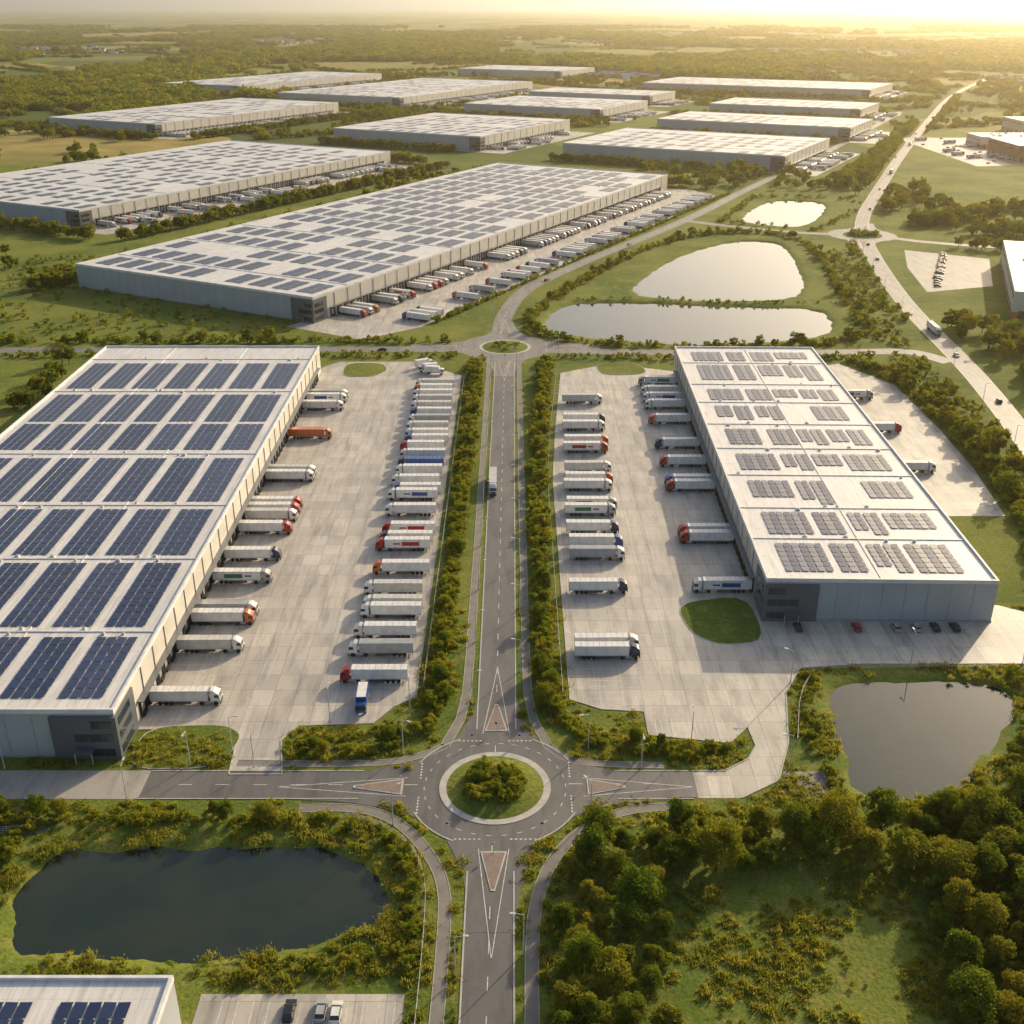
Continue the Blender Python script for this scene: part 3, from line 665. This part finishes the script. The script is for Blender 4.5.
NEAR=[tree_mesh('broadleaf_tree',h,cr,K,n,.42) for h,cr,K,n in ((10.5,3.9,62,7500),(9,3.6,50,6200),(12,4.3,70,8200),(8,3.0,40,5000),(10,3.2,55,6200),(9.5,4.2,44,6500))]
MID=[tree_mesh('broadleaf_tree_mid',h,cr,K,n,.85,'leaf') for h,cr,K,n in ((9,3.6,26,1200),(8,3.2,20,900),(11,4,30,1300))]
def hidden_col(name,meshes):
    c=bpy.data.collections.new(name)
    for m in meshes: c.objects.link(bpy.data.objects.new(m.name,m))
    return c
SH=[tree_mesh('shrub',h,cr,K,n,.30,'shrub',False) for h,cr,K,n in ((2.3,1.4,14,650),(1.7,1.2,10,500),(3.0,1.5,16,800))]
SHM=[tree_mesh('shrub_mid',h,cr,K,n,.6,'shrub',False) for h,cr,K,n in ((2.6,1.7,10,220),(2.0,1.5,8,180),(3.6,1.9,12,260))]
def tuft(n,r,h):
    c=np.stack([rng.normal(0,r*.5,n),rng.normal(0,r*.5,n),np.zeros(n)],1); a=rng.uniform(0,6.28,n); w=.07; d=np.stack([np.cos(a),np.sin(a),a*0],1)
    tip=c+np.stack([rng.normal(0,.15,n),rng.normal(0,.15,n),h*rng.uniform(.5,1.2,n)],1)
    V=np.stack([c-d*w*1.6,c+d*w*1.6,tip+d*w*.5,tip-d*w*.5],1); return quadmesh('grass_tuft',V,M['grassb'],rng.uniform(0,1,n))
TU=[tuft(80,1.0,.55),tuft(60,.8,.8),tuft(80,1.3,.4)]
GR=[tree_mesh('grove',13,13,26,560,3.4,'leaf',False),tree_mesh('grove',11,10,20,450,3.2,'leaf',False),tree_mesh('grove',12,16,30,640,3.6,'leaf',False)]
cSH=hidden_col('shrub_kinds',SH); cSHM=hidden_col('shrub_mid_kinds',SHM); cTU=hidden_col('grass_kinds',TU); cGR=hidden_col('grove_kinds',GR); cMID=hidden_col('tree_kinds',MID)
def ngroup(col):
    g=bpy.data.node_groups.new('scatter_'+col.name,'GeometryNodeTree')
    g.interface.new_socket('Geometry',in_out='INPUT',socket_type='NodeSocketGeometry'); g.interface.new_socket('Geometry',in_out='OUTPUT',socket_type='NodeSocketGeometry')
    i=g.nodes.new('NodeGroupInput'); o=g.nodes.new('NodeGroupOutput'); ip=g.nodes.new('GeometryNodeInstanceOnPoints'); ci=g.nodes.new('GeometryNodeCollectionInfo')
    ci.inputs[0].default_value=col; ci.inputs[1].default_value=True; ci.inputs[2].default_value=True; ip.inputs['Pick Instance'].default_value=True
    a=g.nodes.new('GeometryNodeInputNamedAttribute'); a.data_type='FLOAT'; a.inputs[0].default_value='sc'
    b=g.nodes.new('GeometryNodeInputNamedAttribute'); b.data_type='FLOAT'; b.inputs[0].default_value='rz'; cx=g.nodes.new('ShaderNodeCombineXYZ')
    L=g.links; L.new(i.outputs[0],ip.inputs['Points']); L.new(ci.outputs[0],ip.inputs['Instance']); L.new(a.outputs[0],ip.inputs['Scale'])
    L.new(b.outputs[0],cx.inputs[2]); L.new(cx.outputs[0],ip.inputs['Rotation']); L.new(ip.outputs[0],o.inputs[0]); return g
NG={c.name:ngroup(c) for c in (cSH,cSHM,cTU,cGR,cMID)}
def scatter(name,pts,col,s0,s1):
    pts=np.array(pts,float)
    if len(pts)==0: return
    if pts.shape[1]==2: pts=np.c_[pts,np.zeros(len(pts))]
    me=bpy.data.meshes.new(name); me.from_pydata(pts.tolist(),[],[])
    a=me.attributes.new('sc','FLOAT','POINT'); a.data.foreach_set('value',rng.uniform(s0,s1,len(pts)).astype(np.float32))
    a=me.attributes.new('rz','FLOAT','POINT'); a.data.foreach_set('value',rng.uniform(0,6.28,len(pts)).astype(np.float32))
    o=obj(name,me); m=o.modifiers.new('scatter','NODES'); m.node_group=NG[col.name]; return o
def belt_pts(P,width,dens):
    out=[]; P=[Vector(p) for p in P]
    for a,b in zip(P[:-1],P[1:]):
        L=(b-a).length; n=np.random.default_rng(int(L*7)+3).poisson(L*width*dens); t=(b-a)/L; nn=Vector((-t.y,t.x))
        for _ in range(n):
            q=a+t*random.uniform(0,L)+nn*random.uniform(-width/2,width/2); out.append((q.x,q.y))
    return np.array(out)
def filt(p,**k):
    if len(p)==0: return p
    return p[~blocked(p[:,0],p[:,1],**k)]
def trees(pts,meshes,s0,s1,name='broadleaf_tree'):
    for x,y in pts:
        s=random.uniform(s0,s1); obj(name,random.choice(meshes),(x,y,-.05),random.uniform(0,6.28),sc=(s*random.uniform(.9,1.1),s*random.uniform(.9,1.1),s*random.uniform(.88,1.15)))
hl=[(-17.5,214),(-17.8,260),(-17,340),(-16.5,420),(-16.5,488)]; hr=[(8.3,214),(8,300),(9.5,380),(13.5,440),(15,488)]
scatter('hedge',belt_pts(hl[:3],4.4,.48),cSH,.5,1.25); scatter('hedge',belt_pts(hl[2:],6,.32),cSHM,.5,1.2)
scatter('hedge',belt_pts(hr[:2],4.2,.48),cSH,.5,1.25); scatter('hedge',belt_pts(hr[1:],5.6,.32),cSHM,.5,1.2)
scatter('hedge',filt(belt_pts([(-50,194.8),(-30,196.8),(-19,204),(-17.5,216)],2.6,.45)),cSH,.5,.95)
scatter('hedge',filt(belt_pts([(9,216),(12,205),(22,198),(38,195.5),(49,197)],3.6,.45)),cSH,.5,1.0)
scatter('hedge',filt(belt_pts([(-50,199),(-34,202),(-26,208)],1.8,.5)),cSH,.4,.7)
trees(filt(belt_pts([(-17.5,210),(-17,300)],3,.06)),NEAR,.28,.56); trees(filt(belt_pts([(8.2,208),(8.5,300)],3,.06)),NEAR,.28,.56)
trees(filt(belt_pts([(-17,300),(-16,488)],4,.045)),MID,.35,.7); trees(filt(belt_pts([(8.5,300),(14,488)],4,.045)),MID,.35,.7)
trees(filt(belt_pts([(-46,196),(-22,202)],3,.06)),NEAR,.26,.42); trees(filt(belt_pts([(14,202),(46,197)],3,.06)),NEAR,.26,.42)
c=RB[0][0]; a=rng.uniform(0,6.28,130); r=6.2*np.sqrt(rng.uniform(0,1,130)); scatter('roundabout_planting',np.stack([c[0]+r*np.cos(a),c[1]+r*np.sin(a),.3+0*a],1),cSH,.6,1.15)
trees([(c[0]-1,c[1]),(c[0]+2.4,c[1]+1.0),(c[0]-.5,c[1]-2.6),(c[0]-3.4,c[1]+1.2),(c[0]+1,c[1]+3)],NEAR,.3,.42)
c=RB[1][0]; a=rng.uniform(0,6.28,60); r=7*np.sqrt(rng.uniform(0,1,60)); scatter('roundabout_planting',np.stack([c[0]+r*np.cos(a),c[1]+r*np.sin(a),.3+0*a],1),cSHM,.3,.6)
c=RB[2][0]; a=rng.uniform(0,6.28,60); r=10*np.sqrt(rng.uniform(0,1,60)); scatter('roundabout_planting',np.stack([c[0]+r*np.cos(a),c[1]+r*np.sin(a),.3+0*a],1),cSHM,.5,1.1)
pb=belt_pts([(-125,174),(-60,174.5),(-34,174),(-23,167),(-18.5,158),(-18,148),(-19,136)],3.2,.34); scatter('pond_shrubs',filt(pb),cSH,.35,1.0)
trees(filt(belt_pts([(-110,175.5),(-34,175)],2,.07)),NEAR,.28,.55)
pb=belt_pts([(-100,136),(-60,135.5),(-30,137),(-19,140)],4,.2); scatter('pond_shrubs',filt(pb),cSH,.3,.7)
pb=belt_pts([(-98,142),(-98,172)],4,.3); scatter('pond_shrubs',filt(pb),cSH,.5,1.1)
pb=belt_pts([(-9.6,120),(-9.6,152)],1,.4); scatter('verge_shrubs',filt(pb),cSH,.25,.45)
pb=belt_pts([(124,229),(125,214),(108,192),(96,180),(82,176.5),(69,180),(68.0,196),(70,214),(73,227)],3,.32); scatter('pond_shrubs',filt(pb),cSH,.3,.85)
trees(filt(belt_pts([(70,173),(98,177),(112,190),(127,210),(134,226)],5,.06)),NEAR,.4,.75)
def poisson(test,x0,x1,y0,y1,d,n=6000):
    pts=[]
    for _ in range(n):
        x=random.uniform(x0,x1);y=random.uniform(y0,y1)
        if not test(x,y): continue
        if all((x-a)**2+(y-b)**2>d*d for a,b in pts): pts.append((x,y))
    return np.array(pts)
def wood(x,y):
    top=min(147+(x-6)*2.2,168+(x-14)*.10) if x<75 else (172 if x<98 else 172+(x-98)*.9)
    if y>top: return False
    if 27+noise.noise((y*.05,3,1))*4<x<76+noise.noise((y*.06,9,1))*5 and y<160+noise.noise((x*.06,0,5))*3: return False
    return x>8
wp=filt(poisson(wood,7,135,98,215,4.9),margin=2,pathm=2.2); trees(wp,NEAR,.48,1.02)
scatter('woodland_understorey',filt(poisson(wood,7,135,98,215,3.0,6000),pathm=1),cSH,.8,1.5)
ed=np.array([(random.uniform(28,76),random.uniform(100,158)) for _ in range(120)]); scatter('clearing_scrub',[p for p in ed if noise.noise((p[0]*.09,p[1]*.09,2))>.05],cSH,.2,.5)
n=30000; X=rng.uniform(-128,150,n); Y=rng.uniform(112,262,n); m=~blocked(X,Y,margin=.8,roadm=1.2); keep=np.array([noise.noise((x*.06,y*.06,8))*1.2+.35>random.random()*.8 for x,y in zip(X,Y)]); inw=np.array([wood(x,y) for x,y in zip(X,Y)]); P=np.stack([X,Y],1)[m&keep&~inw]
scatter('rough_grass',P,cTU,.5,1.3)
scatter('hedge',filt(belt_pts([(158,492),(173,455),(173,400),(171,355),(166,318),(156,280),(150,258),(148,240)],8,.2)),cSHM,.7,1.3)
trees(filt(belt_pts([(158,492),(174,455),(175,400),(172,355),(168,318),(160,275),(158,240),(150,215)],10,.02),roadm=3),MID,.6,1.0)
trees(filt(belt_pts([(228,560),(240,480),(235,400),(222,330)],22,.014),roadm=3),MID,.8,1.2)
scatter('roadside_scrub',filt(belt_pts([(190,560),(186,480),(184,400),(176,330),(166,290)],14,.07)),cSHM,.4,1.1)
ringp=smooth([(8,560),(22,606),(60,690),(104,770),(150,810),(200,800),(206,740),(192,640),(184,560),(172,520),(100,510),(40,518),(10,536),(8,560)],1)
scatter('pond_hedge',filt(belt_pts(ringp,6,.12),pond=3),cSHM,.5,1.2); trees(filt(belt_pts(ringp,8,.006),roadm=2.5,pond=5),MID,.4,.75)
scatter('pond_hedge',filt(belt_pts([(22,607),(70,609),(125,599),(180,600)],3,.12),pond=3),cSHM,.35,.7)
scatter('pond_hedge',filt(belt_pts([(205,560),(212,640),(228,720),(238,770)],12,.05)),cSHM,.5,1.3); scatter('pond_hedge',filt(belt_pts([(196,580),(204,650),(216,740)],10,.06),pond=3),cSHM,.5,1.1)
scatter('pond_hedge',filt(belt_pts([(160,850),(210,972),(275,965),(296,930),(225,815),(160,850)],6,.06),pond=4),cSHM,.5,1.1)
scatter('hedge',filt(belt_pts([u2(A3,30,55.5),u2(A3,250,55.5),u2(A3,520,56)],2.5,.3)),cSHM,.5,1.0)
scatter('hedge',filt(belt_pts([(-30,521),(-90,522),(-320,520)],6,.1)),cSHM,.6,1.2); scatter('hedge',filt(belt_pts([(-26,498),(-90,498),(-190,499),(-330,495)],5,.12)),cSHM,.5,1.0)
scatter('hedge',filt(belt_pts([(20,496),(100,492),(170,494)],5,.12)),cSHM,.5,1.0); scatter('hedge',filt(belt_pts([(30,517),(100,512),(170,516)],2,.1),pond=3),cSHM,.3,.7)
scatter('rough_scrub',filt(np.array([(random.uniform(-380,-110),random.uniform(520,720)) for _ in range(900)])),cSHM,.3,1.0)
trees(filt(belt_pts([(-260,640),(-340,720),(-420,800)],30,.006),roadm=3),MID,.7,1.1)
trees(filt(belt_pts([(-60,520),(-310,518)],5,.012),roadm=2),MID,.5,.9)
trees(filt(belt_pts([(-200,420),(-205,492)],10,.02),roadm=3),MID,.6,1.0)
n=24000; X=rng.uniform(-900,1100,n); Y=rng.uniform(540,2800,n)
k=np.array([noise.noise((x*.006,y*.004,1.5))+.6*noise.noise((x*.02,y*.012,4)) for x,y in zip(X,Y)]); m=(k>.2)&~blocked(X,Y,margin=6,roadm=5,pond=16)
m&=~((X>-420)&(X<200)&(Y<900)); m&=~((X>180)&(X<300)&(Y<1010))
scatter('tree_belts',np.stack([X,Y],1)[m],cMID,.7,1.35)
for P,w in (([u2(A3,-20,-185),u2(A3,540,-190)],12),([u2(A3,540,-170),u2(A3,540,30)],12),([u2(big[1][0],430,-220),u2(big[1][0],430,30)],14),([u2(big[5][0],-22,-210),u2(big[5][0],-22,-20)],10),([u2(big[9][0],-22,-250),u2(big[9][0],-20,0)],10),([u2(big[12][0],-25,-250),u2(big[12][0],-25,0)],10),([(330,1040),(450,1320),(620,1690),(800,2100)],18),([(300,1030),(400,1250),(560,1600)],14),([(300,830),(400,900),(600,980)],18),([(330,800),(450,790)],12),([(290,770),(330,745),(420,735)],12),([u2(big[1][0],-25,-215),u2(big[1][0],-25,40)],10),([u2(big[1][0],-20,62),u2(big[1][0],420,62)],9),([u2(big[4][0],-25,-260),u2(big[4][0],-25,0)],12),([u2(big[2][0],-25,-200),u2(big[2][0],-25,20)],12),([u2(big[2][0],0,60),u2(big[2][0],400,60)],12),([u2(big[7][0],-22,-225),u2(big[7][0],-22,0)],12),([u2(big[11][0],-22,-225),u2(big[11][0],-22,0)],12),([u2(big[10][0],-22,-430),u2(big[10][0],-22,0)],12),([u2(big[8][0],-22,-225),u2(big[8][0],-22,0)],12)):
    scatter('tree_belt',filt(belt_pts(P,w,.05),margin=3,roadm=4,pond=10),cMID,.6,1.1)
n=42000; Y=2000+7500*rng.uniform(0,1,n)**1.15; X=rng.uniform(-.62,.62,n)*(Y+500)
k=np.array([noise.noise((x*.0016+5,y*.0010,1.5))+.55*noise.noise((x*.006,y*.004,4)) for x,y in zip(X,Y)])
thr=.07+.16*np.clip(X/2500,-1.2,1)
m=(k>thr)&~blocked(X,Y,margin=12,roadm=20); scatter('distant_woodland',np.stack([X,Y],1)[m],cGR,.9,1.6)
n=7000; X=rng.uniform(-1500,-540,n); Y=rng.uniform(1350,3200,n); k=np.array([noise.noise((x*.003,y*.003,7.5)) for x,y in zip(X,Y)]); m=(k>-.05)&~blocked(X,Y,margin=16,roadm=10)
scatter('distant_woodland',np.stack([X,Y],1)[m],cGR,.7,1.2)
hp=[]
for i in range(260):
    y=1400+7000*random.random()**1.4; x=random.uniform(-.6,.6)*y; a=random.choice((.5,.5+math.pi/2))+random.gauss(0,.12); L=random.uniform(150,600)
    for t in np.arange(0,L,12): hp.append((x+math.cos(a)*t+random.gauss(0,2),y+math.sin(a)*t+random.gauss(0,2)))
scatter('field_hedgerows',filt(np.array(hp),margin=10,roadm=10),cGR,.3,.65)
# ------------------------------------------------------------------ haze, sky, sun, camera
SAZ,SEL=R(38),R(21)
hz=bpy.data.materials.new('atmospheric_haze'); hz.use_nodes=True; nt=hz.node_tree; nt.nodes.clear(); o=N(nt,'ShaderNodeOutputMaterial'); vs=N(nt,'ShaderNodeVolumeScatter')
vs.inputs['Color'].default_value=(1,.84,.56,1); vs.inputs['Density'].default_value=.00007; vs.inputs['Anisotropy'].default_value=.76; nt.links.new(vs.outputs[0],o.inputs['Volume'])
M['haze']=hz; mb=MB(); mb.box(-30000,-400,-60,30000,50000,360,'haze'); obj('atmospheric_haze',mb.mesh('haze'))
w=bpy.data.worlds.new('World'); scene.world=w; w.use_nodes=True; nt=w.node_tree; bg=nt.nodes['Background']; sky=nt.nodes.new('ShaderNodeTexSky'); sky.sky_type='NISHITA'; sky.sun_disc=False
sky.sun_elevation=SEL; sky.sun_rotation=SAZ; sky.air_density=1.0; sky.dust_density=4.0; sky.ozone_density=.5; sky.altitude=100; nt.links.new(sky.outputs[0],bg.inputs[0]); bg.inputs[1].default_value=.15
sd=bpy.data.lights.new('sun','SUN'); sd.energy=5; sd.angle=R(.5); sd.color=(1,.82,.54); so=bpy.data.objects.new('sun',sd); scene.collection.objects.link(so)
S=Vector((math.sin(SAZ)*math.cos(SEL),math.cos(SAZ)*math.cos(SEL),math.sin(SEL))); so.rotation_euler=S.to_track_quat('Z','Y').to_euler(); so.location=(200,300,300)
cd=bpy.data.cameras.new('camera'); cd.lens=38.32; cd.sensor_width=36; cd.clip_start=1; cd.clip_end=100000; co=bpy.data.objects.new('camera',cd); scene.collection.objects.link(co)
co.location=(0,0,150); co.rotation_euler=(R(90-24.9),0,0); scene.camera=co
scene.view_settings.view_transform='Standard'; scene.view_settings.look='None'; scene.view_settings.exposure=0
